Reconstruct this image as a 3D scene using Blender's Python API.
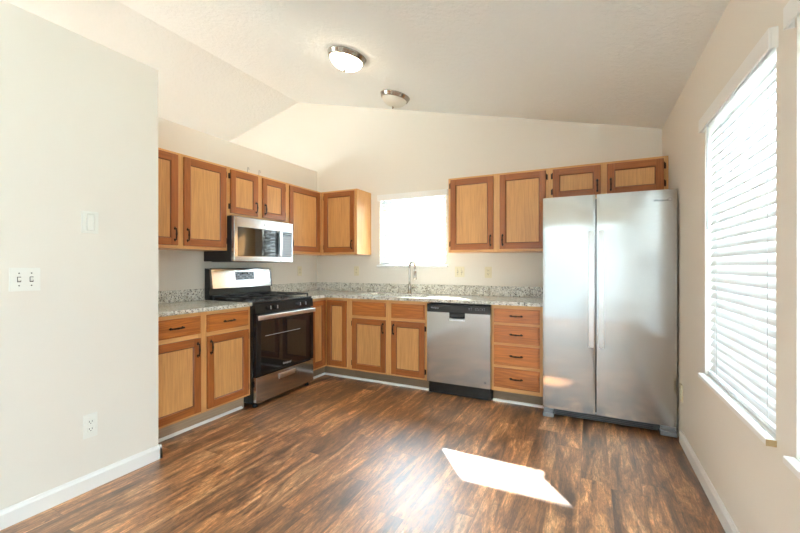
import bpy, bmesh, math, random
from mathutils import Vector, Matrix
R = math.radians
scn = bpy.context.scene
for o in list(bpy.data.objects): bpy.data.objects.remove(o)

# ------------------------------------------------------------------ camera
F_PX = 382.93
cd = bpy.data.cameras.new('camera'); cam = bpy.data.objects.new('camera', cd)
scn.collection.objects.link(cam)
cd.sensor_fit = 'HORIZONTAL'; cd.sensor_width = 36.0; cd.lens = F_PX / 800 * 36.0
cd.clip_start = 0.02; cd.clip_end = 200
cam.location = (3.2361, -4.0625, 1.2269)
cam.rotation_euler = (R(90 - 0.044), 0, R(26.306))
scn.camera = cam

# ------------------------------------------------------------------ world, sun, exposure
SKY = 7.0
SUN = 34.0
EXPO = 1.2
w = bpy.data.worlds.new('sky'); scn.world = w; w.use_nodes = True
bgn = w.node_tree.nodes['Background']
bgn.inputs['Color'].default_value = (0.70, 0.86, 1.0, 1)
bgn.inputs['Strength'].default_value = SKY
sun_dir = Vector((0.76, -1.0, -0.985)).normalized()          # low sun through the sink window
# the sky is brighter around the sun
_t = w.node_tree; _g = _t.nodes.new('ShaderNodeTexCoord'); _d = _t.nodes.new('ShaderNodeVectorMath'); _d.operation = 'DOT_PRODUCT'
_d.inputs[1].default_value = -sun_dir; _t.links.new(_g.outputs['Generated'], _d.inputs[0])
_c = _t.nodes.new('ShaderNodeMath'); _c.operation = 'MAXIMUM'; _c.inputs[1].default_value = 0; _t.links.new(_d.outputs['Value'], _c.inputs[0])
_p = _t.nodes.new('ShaderNodeMath'); _p.operation = 'POWER'; _p.inputs[1].default_value = 5; _t.links.new(_c.outputs[0], _p.inputs[0])
_m = _t.nodes.new('ShaderNodeMath'); _m.operation = 'MULTIPLY_ADD'; _m.inputs[1].default_value = SKY * 3.0; _m.inputs[2].default_value = SKY
_t.links.new(_p.outputs[0], _m.inputs[0]); _t.links.new(_m.outputs[0], bgn.inputs['Strength'])
sd = bpy.data.lights.new('sun', 'SUN'); sd.energy = SUN; sd.angle = R(0.6); sd.color = (1.0, .975, .94)
so = bpy.data.objects.new('sun', sd); scn.collection.objects.link(so)
so.rotation_euler = sun_dir.to_track_quat('-Z', 'Y').to_euler(); so.location = (-3, 6, 6)
def portal(name, loc, direction, sx, sy):                    # daylight openings, sampled as portals
    l = bpy.data.lights.new(name, 'AREA'); l.shape = 'RECTANGLE'; l.size = sx; l.size_y = sy
    l.cycles.is_portal = True
    o = bpy.data.objects.new(name, l); scn.collection.objects.link(o); o.location = loc
    o.rotation_euler = Vector(direction).to_track_quat('-Z', 'Z').to_euler()
def daylight(name, loc, direction, sx, sy, power, col):
    l = bpy.data.lights.new(name, 'AREA'); l.shape = 'RECTANGLE'; l.size = sx; l.size_y = sy
    l.energy = power; l.color = col
    o = bpy.data.objects.new(name, l); scn.collection.objects.link(o); o.location = loc
    o.rotation_euler = Vector(direction).to_track_quat('-Z', 'Z').to_euler()
W = 3.813
REAR = -7.0
portal('daylight_rear', (1.9, REAR - .16, 1.15), (0, 1, 0), 3.0, 2.3)
portal('daylight_front', (-4.44 - .16, -4.5, 1.35), (1, 0, 0), 2.4, 2.1)
portal('daylight_side', (W + .16, -5.7, 1.2), (-1, 0, 0), 2.0, 2.0)
portal('daylight_side', (W + .16, -2.38, 1.33), (-1, 0, 0), 2.0, 1.5)
portal('daylight_sink', (1.38, .15, 1.66), (0, -1, 0), .9, .9)
scn.view_settings.view_transform = 'Standard'; scn.view_settings.look = 'None'
scn.view_settings.exposure = EXPO; scn.view_settings.gamma = 1.0
scn.view_settings.use_curve_mapping = False
scn.cycles.max_bounces = 12; scn.cycles.diffuse_bounces = 8; scn.cycles.glossy_bounces = 5
scn.cycles.transparent_max_bounces = 16
scn.cycles.sample_clamp_indirect = 8.0

# ------------------------------------------------------------------ material helpers
def new_mat(name):
    m = bpy.data.materials.new(name); m.use_nodes = True
    nt = m.node_tree; b = nt.nodes['Principled BSDF']
    return m, nt, b
def N(nt, kind, **kw):
    n = nt.nodes.new(kind)
    for k, v in kw.items():
        if k in n.inputs: n.inputs[k].default_value = v
        else: setattr(n, k, v)
    return n
def L(nt, a, b): nt.links.new(a, b)
def ramp(nt, fac, stops, interp='LINEAR'):
    r = N(nt, 'ShaderNodeValToRGB'); r.color_ramp.interpolation = interp
    e = r.color_ramp.elements
    while len(e) < len(stops): e.new(0.5)
    for i, (p, c) in enumerate(stops):
        e[i].position = p; e[i].color = (*c, 1)
    L(nt, fac, r.inputs[0]); return r.outputs[0]
def mixc(nt, fac, a, b, mode='MIX'):
    m = N(nt, 'ShaderNodeMix'); m.data_type = 'RGBA'; m.blend_type = mode
    for s, v in ((m.inputs[0], fac), (m.inputs[6], a), (m.inputs[7], b)):
        if isinstance(v, (int, float)): s.default_value = v
        elif isinstance(v, tuple): s.default_value = (*v, 1)
        else: L(nt, v, s)
    return m.outputs[2]
def mth(nt, op, a, b=0.0):
    m = N(nt, 'ShaderNodeMath'); m.operation = op
    for s, v in ((m.inputs[0], a), (m.inputs[1], b)):
        if isinstance(v, (int, float)): s.default_value = v
        else: L(nt, v, s)
    return m.outputs[0]
def bump(nt, b, h, strength, dist=0.002):
    n = N(nt, 'ShaderNodeBump', Strength=strength, Distance=dist)
    L(nt, h, n.inputs['Height']); L(nt, n.outputs[0], b.inputs['Normal'])
def plain(name, col, rough=.5, metal=0.0, spec=None, noise=0.0, nscale=40):
    m, nt, b = new_mat(name)
    b.inputs['Base Color'].default_value = (*col, 1); b.inputs['Roughness'].default_value = rough
    b.inputs['Metallic'].default_value = metal
    if spec is not None: b.inputs['Specular IOR Level'].default_value = spec
    if noise:
        tc = N(nt, 'ShaderNodeTexCoord'); nz = N(nt, 'ShaderNodeTexNoise', Scale=nscale, Detail=4.0)
        L(nt, tc.outputs['Object'], nz.inputs['Vector']); bump(nt, b, nz.outputs[0], noise, .002)
    return m
def wall_mat(name, col):
    m, nt, b = new_mat(name)
    tc = N(nt, 'ShaderNodeTexCoord')
    nz = N(nt, 'ShaderNodeTexNoise', Scale=220.0, Detail=3.0); L(nt, tc.outputs['Object'], nz.inputs['Vector'])
    n2 = N(nt, 'ShaderNodeTexNoise', Scale=.9, Detail=2.0); L(nt, tc.outputs['Object'], n2.inputs['Vector'])
    c = mixc(nt, n2.outputs[0], tuple(x * .985 for x in col), tuple(min(1, x * 1.01) for x in col))
    L(nt, c, b.inputs['Base Color']); b.inputs['Roughness'].default_value = .55
    b.inputs['Specular IOR Level'].default_value = .3
    bump(nt, b, nz.outputs[0], .08, .001); return m
def ceiling_mat():
    m, nt, b = new_mat('knockdown_ceiling')
    tc = N(nt, 'ShaderNodeTexCoord')
    nz = N(nt, 'ShaderNodeTexNoise', Scale=26.0, Detail=5.0, Roughness=.6); L(nt, tc.outputs['Object'], nz.inputs['Vector'])
    h = ramp(nt, nz.outputs[0], [(.45, (0, 0, 0)), (.56, (1, 1, 1))])
    b.inputs['Base Color'].default_value = (.87, .90, .885, 1); b.inputs['Roughness'].default_value = .8
    bump(nt, b, h, .35, .004); return m
def wood(name, axis, light, dark, rough=.38, rings=.6):
    """oak with grain along the given local axis"""
    m, nt, b = new_mat(name)
    tc = N(nt, 'ShaderNodeTexCoord'); oi = N(nt, 'ShaderNodeObjectInfo')
    off = N(nt, 'ShaderNodeVectorMath', operation='ADD')
    sc = mth(nt, 'MULTIPLY', oi.outputs['Random'], 37.0)
    cb = N(nt, 'ShaderNodeCombineXYZ'); L(nt, sc, cb.inputs[0]); L(nt, sc, cb.inputs[1]); L(nt, sc, cb.inputs[2])
    L(nt, tc.outputs['Object'], off.inputs[0]); L(nt, cb.outputs[0], off.inputs[1])
    def mapped(across, along):
        mp = N(nt, 'ShaderNodeMapping')
        s = [across] * 3; s['xyz'.index(axis)] = along
        mp.inputs['Scale'].default_value = s; L(nt, off.outputs[0], mp.inputs[0]); return mp.outputs[0]
    n1 = N(nt, 'ShaderNodeTexNoise', Scale=1.0, Detail=3.0, Distortion=.4); L(nt, mapped(13, .6), n1.inputs['Vector'])
    wv = mth(nt, 'SINE', mth(nt, 'MULTIPLY', n1.outputs[0], 60.0))
    n2 = N(nt, 'ShaderNodeTexNoise', Scale=1.0, Detail=4.0, Roughness=.65); L(nt, mapped(150, 5), n2.inputs['Vector'])
    n3 = N(nt, 'ShaderNodeTexNoise', Scale=1.0, Detail=2.0); L(nt, mapped(3, .6), n3.inputs['Vector'])
    g = mth(nt, 'MULTIPLY', mth(nt, 'ADD', mth(nt, 'MULTIPLY', wv, .5), .5), rings)
    f = mth(nt, 'ADD', mth(nt, 'MULTIPLY', g, .34), mth(nt, 'MULTIPLY', ramp(nt, n2.outputs[0], [(.35, (0, 0, 0)), (.68, (1, 1, 1))]), .4))
    f = mth(nt, 'ADD', f, mth(nt, 'MULTIPLY', mth(nt, 'SUBTRACT', n3.outputs[0], .5), .7))
    col = ramp(nt, f, [(0.0, light), (.85, dark)])
    L(nt, col, b.inputs['Base Color']); b.inputs['Roughness'].default_value = rough
    b.inputs['Coat Weight'].default_value = .35; b.inputs['Coat Roughness'].default_value = .3
    bump(nt, b, n2.outputs[0], .12, .001)
    return m
def floor_mat():
    m, nt, b = new_mat('rustic_plank_floor')
    tc = N(nt, 'ShaderNodeTexCoord'); sp = N(nt, 'ShaderNodeSeparateXYZ'); L(nt, tc.outputs['Object'], sp.inputs[0])
    PW, PL = .152, 1.22
    xr = mth(nt, 'DIVIDE', sp.outputs[0], PW); row = mth(nt, 'FLOOR', xr); fx = mth(nt, 'FRACT', xr)
    wn = N(nt, 'ShaderNodeTexWhiteNoise'); wn.noise_dimensions = '1D'; L(nt, row, wn.inputs['W'])
    yr = mth(nt, 'ADD', mth(nt, 'DIVIDE', sp.outputs[1], PL), wn.outputs[0]); col_ = mth(nt, 'FLOOR', yr); fy = mth(nt, 'FRACT', yr)
    cb = N(nt, 'ShaderNodeCombineXYZ'); L(nt, row, cb.inputs[0]); L(nt, col_, cb.inputs[1])
    wn2 = N(nt, 'ShaderNodeTexWhiteNoise'); wn2.noise_dimensions = '2D'; L(nt, cb.outputs[0], wn2.inputs['Vector'])
    rnd = wn2.outputs[0]
    off = N(nt, 'ShaderNodeVectorMath', operation='ADD'); c2 = N(nt, 'ShaderNodeVectorMath', operation='SCALE')
    L(nt, wn2.outputs[1], c2.inputs[0]); c2.inputs['Scale'].default_value = 25.0
    L(nt, tc.outputs['Object'], off.inputs[0]); L(nt, c2.outputs[0], off.inputs[1])
    def nz(sx, sy, det, rough=.6, dist=0.0):
        mp = N(nt, 'ShaderNodeMapping'); mp.inputs['Scale'].default_value = (sx, sy, 1); L(nt, off.outputs[0], mp.inputs[0])
        n = N(nt, 'ShaderNodeTexNoise', Scale=1.0, Detail=det, Roughness=rough, Distortion=dist); L(nt, mp.outputs[0], n.inputs['Vector']); return n.outputs[0]
    broad = nz(9, 1.6, 6, .68, 1.2); streak = nz(38, 3.2, 6, .75, 1.0); fine = nz(210, 30, 5, .8); scrape = nz(20, 8, 8, .8, 1.6)
    base = ramp(nt, broad, [(.30, (.060, .026, .012)), (.43, (.21, .092, .036)), (.53, (.42, .185, .066)), (.66, (.76, .43, .20))])
    st = ramp(nt, streak, [(.34, (.30, .25, .22)), (.48, (.95, .93, .9)), (.64, (1.5, 1.47, 1.43))])
    c = mixc(nt, .85, base, st, 'MULTIPLY')
    sc = ramp(nt, scrape, [(.36, (.30, .26, .24)), (.46, (1, 1, 1)), (.55, (1, 1, 1)), (.66, (1.75, 1.75, 1.75))])
    c = mixc(nt, .8, c, sc, 'MULTIPLY')
    fn = ramp(nt, fine, [(.36, (.50, .47, .45)), (.60, (1.22, 1.2, 1.18))]); c = mixc(nt, .85, c, fn, 'MULTIPLY')
    tone = ramp(nt, rnd, [(0, (.80, .80, .82)), (.5, (1, 1, 1)), (1, (1.2, 1.18, 1.15))]); c = mixc(nt, 1.0, c, tone, 'MULTIPLY')
    ex = mth(nt, 'MINIMUM', fx, mth(nt, 'SUBTRACT', 1.0, fx)); ey = mth(nt, 'MULTIPLY', mth(nt, 'MINIMUM', fy, mth(nt, 'SUBTRACT', 1.0, fy)), PL / PW)
    e = mth(nt, 'MINIMUM', ex, ey)
    gap = ramp(nt, e, [(.003, (.3, .28, .27)), (.014, (1, 1, 1))]); c = mixc(nt, .6, c, gap, 'MULTIPLY')
    L(nt, c, b.inputs['Base Color'])
    rr = N(nt, 'ShaderNodeMapRange'); rr.inputs['To Min'].default_value = .34; rr.inputs['To Max'].default_value = .52
    L(nt, streak, rr.inputs[0]); L(nt, rr.outputs[0], b.inputs['Roughness'])
    b.inputs['Specular IOR Level'].default_value = .5
    b.inputs['Coat Weight'].default_value = 1.0; b.inputs['Coat Roughness'].default_value = .44; b.inputs['Coat IOR'].default_value = 1.85
    h = mth(nt, 'ADD', mth(nt, 'MULTIPLY', streak, .6), mth(nt, 'MULTIPLY', mth(nt, 'MINIMUM', e, .03), 20.0))
    h = mth(nt, 'ADD', h, mth(nt, 'MULTIPLY', scrape, .5))
    bump(nt, b, h, .12, .002)
    return m
def granite_mat():
    m, nt, b = new_mat('speckled_granite')
    tc = N(nt, 'ShaderNodeTexCoord')
    def vor(s):
        v = N(nt, 'ShaderNodeTexVoronoi', Scale=s); L(nt, tc.outputs['Object'], v.inputs['Vector']); return v
    def nz(s, d=5.0):
        v = N(nt, 'ShaderNodeTexNoise', Scale=s, Detail=d, Roughness=.65, Distortion=.5); L(nt, tc.outputs['Object'], v.inputs['Vector']); return v.outputs[0]
    c = ramp(nt, nz(22), [(.32, (.40, .37, .29)), (.43, (.66, .64, .55)), (.56, (.82, .81, .74)), (.75, (.68, .61, .47))])
    c = mixc(nt, ramp(nt, nz(60), [(.56, (0, 0, 0)), (.62, (1, 1, 1))]), c, (.20, .17, .14))
    c = mixc(nt, ramp(nt, nz(95), [(.57, (0, 0, 0)), (.61, (1, 1, 1))]), c, (.035, .03, .03))
    c = mixc(nt, ramp(nt, nz(75, 3.0), [(.60, (0, 0, 0)), (.67, (1, 1, 1))]), c, (.85, .85, .82))
    L(nt, c, b.inputs['Base Color']); b.inputs['Roughness'].default_value = .12
    return m
def steel(name, col, rough, aniso=0.0, rot=0.0, metal=1.0):
    m, nt, b = new_mat(name)
    b.inputs['Base Color'].default_value = (*col, 1); b.inputs['Metallic'].default_value = metal
    b.inputs['Roughness'].default_value = rough
    if aniso:
        b.inputs['Anisotropic'].default_value = aniso; b.inputs['Anisotropic Rotation'].default_value = rot
        t = N(nt, 'ShaderNodeTangent'); t.direction_type = 'RADIAL'; t.axis = 'Z'; L(nt, t.outputs[0], b.inputs['Tangent'])
    return m
def glass_pane():
    m, nt, b = new_mat('window_glass'); out = nt.nodes['Material Output']
    tr = N(nt, 'ShaderNodeBsdfTransparent'); tr.inputs[0].default_value = (.95, .97, .96, 1)
    gl = N(nt, 'ShaderNodeBsdfGlossy', Roughness=.02); mx = N(nt, 'ShaderNodeMixShader'); mx.inputs[0].default_value = .06
    L(nt, tr.outputs[0], mx.inputs[1]); L(nt, gl.outputs[0], mx.inputs[2]); L(nt, mx.outputs[0], out.inputs[0]); return m
def slat_mat():
    m, nt, b = new_mat('white_blind_slat'); out = nt.nodes['Material Output']
    b.inputs['Base Color'].default_value = (.80, .81, .82, 1); b.inputs['Roughness'].default_value = .4
    tl = N(nt, 'ShaderNodeBsdfTranslucent'); tl.inputs[0].default_value = (.9, .9, .88, 1)
    mx = N(nt, 'ShaderNodeMixShader'); mx.inputs[0].default_value = .12
    L(nt, b.outputs[0], mx.inputs[1]); L(nt, tl.outputs[0], mx.inputs[2]); L(nt, mx.outputs[0], out.inputs[0]); return m
def emit(name, col, s, base=(.9, .9, .88)):
    m, nt, b = new_mat(name); b.inputs['Base Color'].default_value = (*base, 1)
    b.inputs['Emission Color'].default_value = (*col, 1); b.inputs['Emission Strength'].default_value = s; return m

M = {}
M['wall'] = wall_mat('warm_white_wall', (.83, .79, .715))
M['ceiling'] = ceiling_mat()
M['floor'] = floor_mat()
M['trimw'] = plain('white_trim_paint', (.88, .88, .86), .35)
M['face_v'] = wood('face_oak_upright', 'z', (.82, .46, .175), (.60, .28, .085))
M['face_h'] = wood('face_oak_level', 'x', (.82, .46, .175), (.60, .28, .085))
M['door_v'] = wood('door_oak_upright', 'z', (.46, .140, .027), (.22, .058, .011))
M['door_h'] = wood('door_oak_level', 'x', (.46, .140, .027), (.22, .058, .011))
M['door_lip'] = wood('door_lip_shadow_line', 'z', (.24, .07, .015), (.14, .038, .009))  # shadow line around the door panels, painted in as a darker stain
M['panel'] = wood('door_panel_oak', 'z', (.76, .40, .14), (.47, .205, .058), .42, .5)
M['drawer'] = wood('drawer_oak', 'x', (.66, .22, .042), (.30, .08, .014), .34, .9)
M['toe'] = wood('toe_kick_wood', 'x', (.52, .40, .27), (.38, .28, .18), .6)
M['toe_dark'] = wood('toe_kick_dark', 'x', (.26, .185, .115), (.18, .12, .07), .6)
M['granite'] = granite_mat()
M['steel'] = steel('brushed_stainless', (.47, .46, .445), .13, .95, .0)
M['steel_s'] = steel('satin_stainless', (.70, .70, .70), .32)
M['nickel'] = steel('brushed_nickel', (.44, .41, .37), .16)
M['bronze'] = plain('dark_bronze', (.055, .032, .022), .35, .8)
M['black'] = plain('black_enamel', (.012, .012, .013), .22)
M['blackm'] = plain('black_matte', (.016, .016, .017), .55)
M['iron'] = plain('cast_iron', (.02, .02, .022), .5, 0, .4, .2, 200)
M['bglass'] = plain('black_glass', (.008, .008, .009), .04, 0, .7)
M['grey'] = plain('dark_grey_plastic', (.09, .095, .10), .4)
M['mgrey'] = plain('mid_grey_plastic', (.22, .23, .245), .45)
M['lgrey'] = plain('light_grey_print', (.55, .57, .60), .4)
M['keypad'] = plain('grey_keypad', (.30, .34, .39), .25)
M['cream'] = plain('cream_plastic', (.80, .74, .55), .35)
M['ivory'] = plain('ivory_plastic', (.86, .86, .80), .3)
M['slot'] = plain('dark_slot', (.05, .045, .04), .6)
M['glass'] = glass_pane()
M['slat'] = slat_mat()
M['vinyl'] = plain('white_vinyl', (.78, .79, .80), .4)
M['lit'] = emit('lit_frosted_glass', (1.0, .84, .62), 11.0)
M['frost'] = plain('unlit_frosted_glass', (.72, .70, .62), .3)
M['ground'] = plain('pale_yard_ground', (.50, .52, .48), .9)
M['rawwood'] = plain('raw_wood_end', (.50, .36, .18), .7)
M['porch'] = plain('white_porch_paint', (.55, .56, .58), .6)

# ------------------------------------------------------------------ mesh helpers
def rotz(a): return Matrix.Rotation(a, 4, 'Z')
class MB:
    def __init__(s): s.bm = bmesh.new(); s.mats = []
    def mi(s, m):
        if m not in s.mats: s.mats.append(m)
        return s.mats.index(m)
    def _fin(s, faces, m, smooth=False):
        i = s.mi(m)
        for f in faces:
            if f.is_valid: f.material_index = i; f.smooth = smooth
    def box(s, x0, x1, y0, y1, z0, z1, m, bev=0.0, seg=2):
        b = bmesh.new()
        mat = Matrix.Translation(((x0 + x1) / 2, (y0 + y1) / 2, (z0 + z1) / 2)) @ Matrix.Diagonal((abs(x1 - x0), abs(y1 - y0), abs(z1 - z0), 1))
        bmesh.ops.create_cube(b, size=1, matrix=mat)
        if bev > 0: bmesh.ops.bevel(b, geom=b.edges[:], offset=bev, segments=seg, affect='EDGES', profile=.5)
        s.merge(b, m, bev > 0); return s
    def merge(s, b, m, smooth=False, mtx=None):
        if mtx is not None: bmesh.ops.transform(b, matrix=mtx, verts=b.verts[:])
        bmesh.ops.recalc_face_normals(b, faces=b.faces[:])
        i = s.mi(m); vs = {}
        for v in b.verts: vs[v] = s.bm.verts.new(v.co)
        for f in b.faces:
            nf = s.bm.faces.new([vs[v] for v in f.verts]); nf.material_index = i; nf.smooth = False
        b.free()
    def tube(s, pts, rad, m, seg=12, caps=True):
        """round tube along a polyline; rad is a number or a list"""
        pts = [Vector(p) for p in pts]; n = len(pts)
        rr = rad if isinstance(rad, (list, tuple)) else [rad] * n
        b = bmesh.new(); rings = []; up = None
        for i, p in enumerate(pts):
            t = (pts[min(i + 1, n - 1)] - pts[max(i - 1, 0)]).normalized()
            if up is None:
                up = Vector((0, 0, 1)) if abs(t.z) < .9 else Vector((1, 0, 0))
            a = t.cross(up).normalized(); c = a.cross(t).normalized(); up = c
            rings.append([b.verts.new(p + rr[i] * (math.cos(2 * math.pi * k / seg) * a + math.sin(2 * math.pi * k / seg) * c)) for k in range(seg)])
        for i in range(n - 1):
            for k in range(seg):
                b.faces.new((rings[i][k], rings[i][(k + 1) % seg], rings[i + 1][(k + 1) % seg], rings[i + 1][k]))
        if caps: b.faces.new(rings[0][::-1]); b.faces.new(rings[-1])
        s._smooth_merge(b, m); return s
    def lathe(s, prof, m, seg=40, mtx=None):
        b = bmesh.new(); rings = []
        for r, z in prof:
            if r < 1e-6: rings.append([b.verts.new((0, 0, z))])
            else: rings.append([b.verts.new((r * math.cos(2 * math.pi * k / seg), r * math.sin(2 * math.pi * k / seg), z)) for k in range(seg)])
        for a, c in zip(rings, rings[1:]):
            for k in range(seg):
                q = [a[k % len(a)], a[(k + 1) % seg % len(a)], c[(k + 1) % seg % len(c)], c[k % len(c)]]
                u = []
                for v in q:
                    if v not in u: u.append(v)
                if len(u) > 2: b.faces.new(u)
        s._smooth_merge(b, m, mtx); return s
    def _smooth_merge(s, b, m, mtx=None):
        if mtx is not None: bmesh.ops.transform(b, matrix=mtx, verts=b.verts[:])
        bmesh.ops.recalc_face_normals(b, faces=b.faces[:])
        i = s.mi(m); vs = {}
        for v in b.verts: vs[v] = s.bm.verts.new(v.co)
        for f in b.faces:
            nf = s.bm.faces.new([vs[v] for v in f.verts]); nf.material_index = i; nf.smooth = len(f.verts) <= 4
        b.free()
    def prism(s, poly, axis, a0, a1, m, smooth=False):
        """polygon (2D) extruded along an axis; 2D coords are the two other axes in xyz order"""
        b = bmesh.new(); k = 'xyz'.index(axis)
        def P(p, a):
            c = list(p); c.insert(k, a); return c
        A = [b.verts.new(P(p, a0)) for p in poly]; B = [b.verts.new(P(p, a1)) for p in poly]
        b.faces.new(A); b.faces.new(B[::-1])
        for i in range(len(poly)): b.faces.new((A[i], B[i], B[(i + 1) % len(poly)], A[(i + 1) % len(poly)]))
        if smooth: s._smooth_merge(b, m)
        else: s.merge(b, m)
        return s
    def build(s, name, parent=None, off=(0, 0, 0)):
        me = bpy.data.meshes.new(name)
        bmesh.ops.translate(s.bm, verts=s.bm.verts[:], vec=-Vector(off))
        s.bm.to_mesh(me); s.bm.free()
        for m in s.mats: me.materials.append(M[m])
        o = bpy.data.objects.new(name, me); scn.collection.objects.link(o)
        if parent is not None: o.parent = parent
        else: o.location = off
        return o
def tag(o, label=None, cat=None, group=None, kind=None):
    if label: o['label'] = label
    if cat: o['category'] = cat
    if group: o['group'] = group
    if kind: o['kind'] = kind
    return o
def empty(name, loc=(0, 0, 0), rz=0.0):
    o = bpy.data.objects.new(name, None); scn.collection.objects.link(o); o.location = loc
    o.rotation_euler = (0, 0, rz); o.empty_display_size = .05; return o
def struct(o): o['kind'] = 'structure'; return o
def text(name, s, parent, loc, size, rot, mat, stretch=1.0):
    c = bpy.data.curves.new(name, 'FONT'); c.body = s; c.size = size; c.align_x = 'CENTER'; c.align_y = 'CENTER'
    c.extrude = .0004; c.materials.append(M[mat])
    o = bpy.data.objects.new(name, c); scn.collection.objects.link(o); o.parent = parent
    o.location = loc; o.rotation_euler = rot; o.scale = (stretch, 1, 1)
    bpy.context.view_layer.update()
    me = bpy.data.meshes.new_from_object(o.evaluated_get(bpy.context.evaluated_depsgraph_get()))
    n = bpy.data.objects.new(name, me); scn.collection.objects.link(n); n.parent = parent
    n.location = loc; n.rotation_euler = rot; n.scale = (stretch, 1, 1)
    bpy.data.objects.remove(o); n.name = name; return n

# ------------------------------------------------------------------ the room
RX, RZ, EZ = -.313, 3.453, 2.444
SL = (RZ - EZ) / (W - RX)                       # roof pitch
LX = 2 * RX - W                                  # far left wall
LZ = EZ
def ceil_z(x): return RZ - SL * abs(x - RX)
struct(MB().box(LX - .15, W + .15, REAR - .15, .14, -.12, 0, 'floor').build('floor'))
cb = MB()
cb.prism([(RX, RZ), (W + .2, RZ - SL * (W + .2 - RX)), (W + .2, RZ - SL * (W + .2 - RX) + .15), (RX, RZ + .15)], 'y', REAR - .15, .14, 'ceiling')
cb.prism([(LX - .2, RZ - SL * (W + .2 - RX)), (RX, RZ), (RX, RZ + .15), (LX - .2, RZ - SL * (W + .2 - RX) + .15)], 'y', REAR - .15, .14, 'ceiling')
struct(cb.build('ceiling'))
# back wall with the sink window opening
SX0, SX1, SZ0, SZ1 = .955, 1.80, 1.245, 2.085
b = MB()
b.box(LX - .14, SX0, 0, .13, 0, EZ - .02, 'wall').box(SX1, W + .14, 0, .13, 0, EZ - .02, 'wall')
b.box(SX0, SX1, 0, .13, 0, SZ0, 'wall').box(SX0, SX1, 0, .13, SZ1, EZ - .02, 'wall')
b.prism([(LX - .14, EZ - .02), (W + .14, EZ - .02), (W + .14, ceil_z(W + .14) + .05), (RX, RZ + .05), (LX - .14, ceil_z(W + .14) + .05)], 'y', 0, .13, 'wall')
struct(b.build('wall_back'))
# right wall with windows
RWIN = [(-2.305, -1.402), (-3.355, -2.452), (-6.60, -4.80)]  # last opening is out of view, added and enlarged to light the room
RZ0, RZ1 = .612, 2.045
b = MB(); ys = [0.0]
for a, c in RWIN: b.box(W, W + .14, c, ys[-1], 0, EZ + .02, 'wall'); b.box(W, W + .14, a, c, 0, RZ0, 'wall'); b.box(W, W + .14, a, c, RZ1, EZ + .02, 'wall'); ys.append(a)
b.box(W, W + .14, REAR - .14, ys[-1], 0, EZ + .02, 'wall')
struct(b.build('wall_right'))
# rear wall with patio door opening
PX0, PX1, PZ1 = .6, 3.6, 2.2
b = MB()
b.box(LX - .14, PX0, REAR - .14, REAR, 0, EZ - .02, 'wall').box(PX1, W, REAR - .14, REAR, 0, EZ - .02, 'wall').box(PX0, PX1, REAR - .14, REAR, PZ1, EZ - .02, 'wall')
b.prism([(LX - .14, EZ - .02), (W, EZ - .02), (W, ceil_z(W) + .05), (RX, RZ + .05), (LX - .14, ceil_z(W) + .05)], 'y', REAR - .14, REAR, 'wall')
struct(b.build('wall_rear'))
# far left wall; its unseen wide opening is added to let light in
b = MB()
b.box(LX - .14, LX, REAR, -5.4, 0, EZ + .02, 'wall').box(LX - .14, LX, -3.6, 0, 0, EZ + .02, 'wall').box(LX - .14, LX, -5.4, -3.6, 0, .35, 'wall').box(LX - .14, LX, -5.4, -3.6, 2.3, EZ + .02, 'wall')
struct(b.build('wall_far_left'))
# low wall behind the range, and the closet block in the foreground
XS, YS, HT = .773, -2.555, 2.476
struct(MB().box(-.12, 0, YS, 0, 0, HT, 'wall').build('wall_left'))
struct(MB().box(-.12, XS, -5.2, YS, 0, HT, 'wall', .004, 2).build('wall_partition'))
# baseboards
def bb_profile(t=.014, h=.088): return [(0, 0), (t, 0), (t, h - .02), (t - .005, h - .01), (t - .008, h), (0, h)]
b = MB(); b.prism([(W - x, z) for x, z in bb_profile()], 'y', -7.0, -.80, 'trimw'); struct(b.build('baseboard_right'))
b = MB(); b.prism([(XS + x, z) for x, z in bb_profile()], 'y', -5.2, YS + .014, 'trimw')
b.prism([(YS + x, z) for x, z in bb_profile()], 'x', XS - .17, XS + .014, 'trimw'); struct(b.build('baseboard_left'))
def qround(r=.018): return [(0, 0)] + [(r * math.cos(R(a)), r * math.sin(R(a))) for a in range(0, 91, 15)]
T = .535
b = MB(); b.prism([(T + x, z) for x, z in qround()], 'y', YS, -1.70, 'trimw'); struct(b.build('trim_1'))
b = MB(); b.prism([(T + x, z) for x, z in qround()], 'y', -.88, -T, 'trimw')
b.prism([(-T - x, z) for x, z in qround()], 'x', T, 1.832, 'trimw'); struct(b.build('trim_2'))
b = MB(); b.prism([(-T - x, z) for x, z in qround()], 'x', 2.446, 2.885, 'trimw'); struct(b.build('trim_3'))

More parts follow.
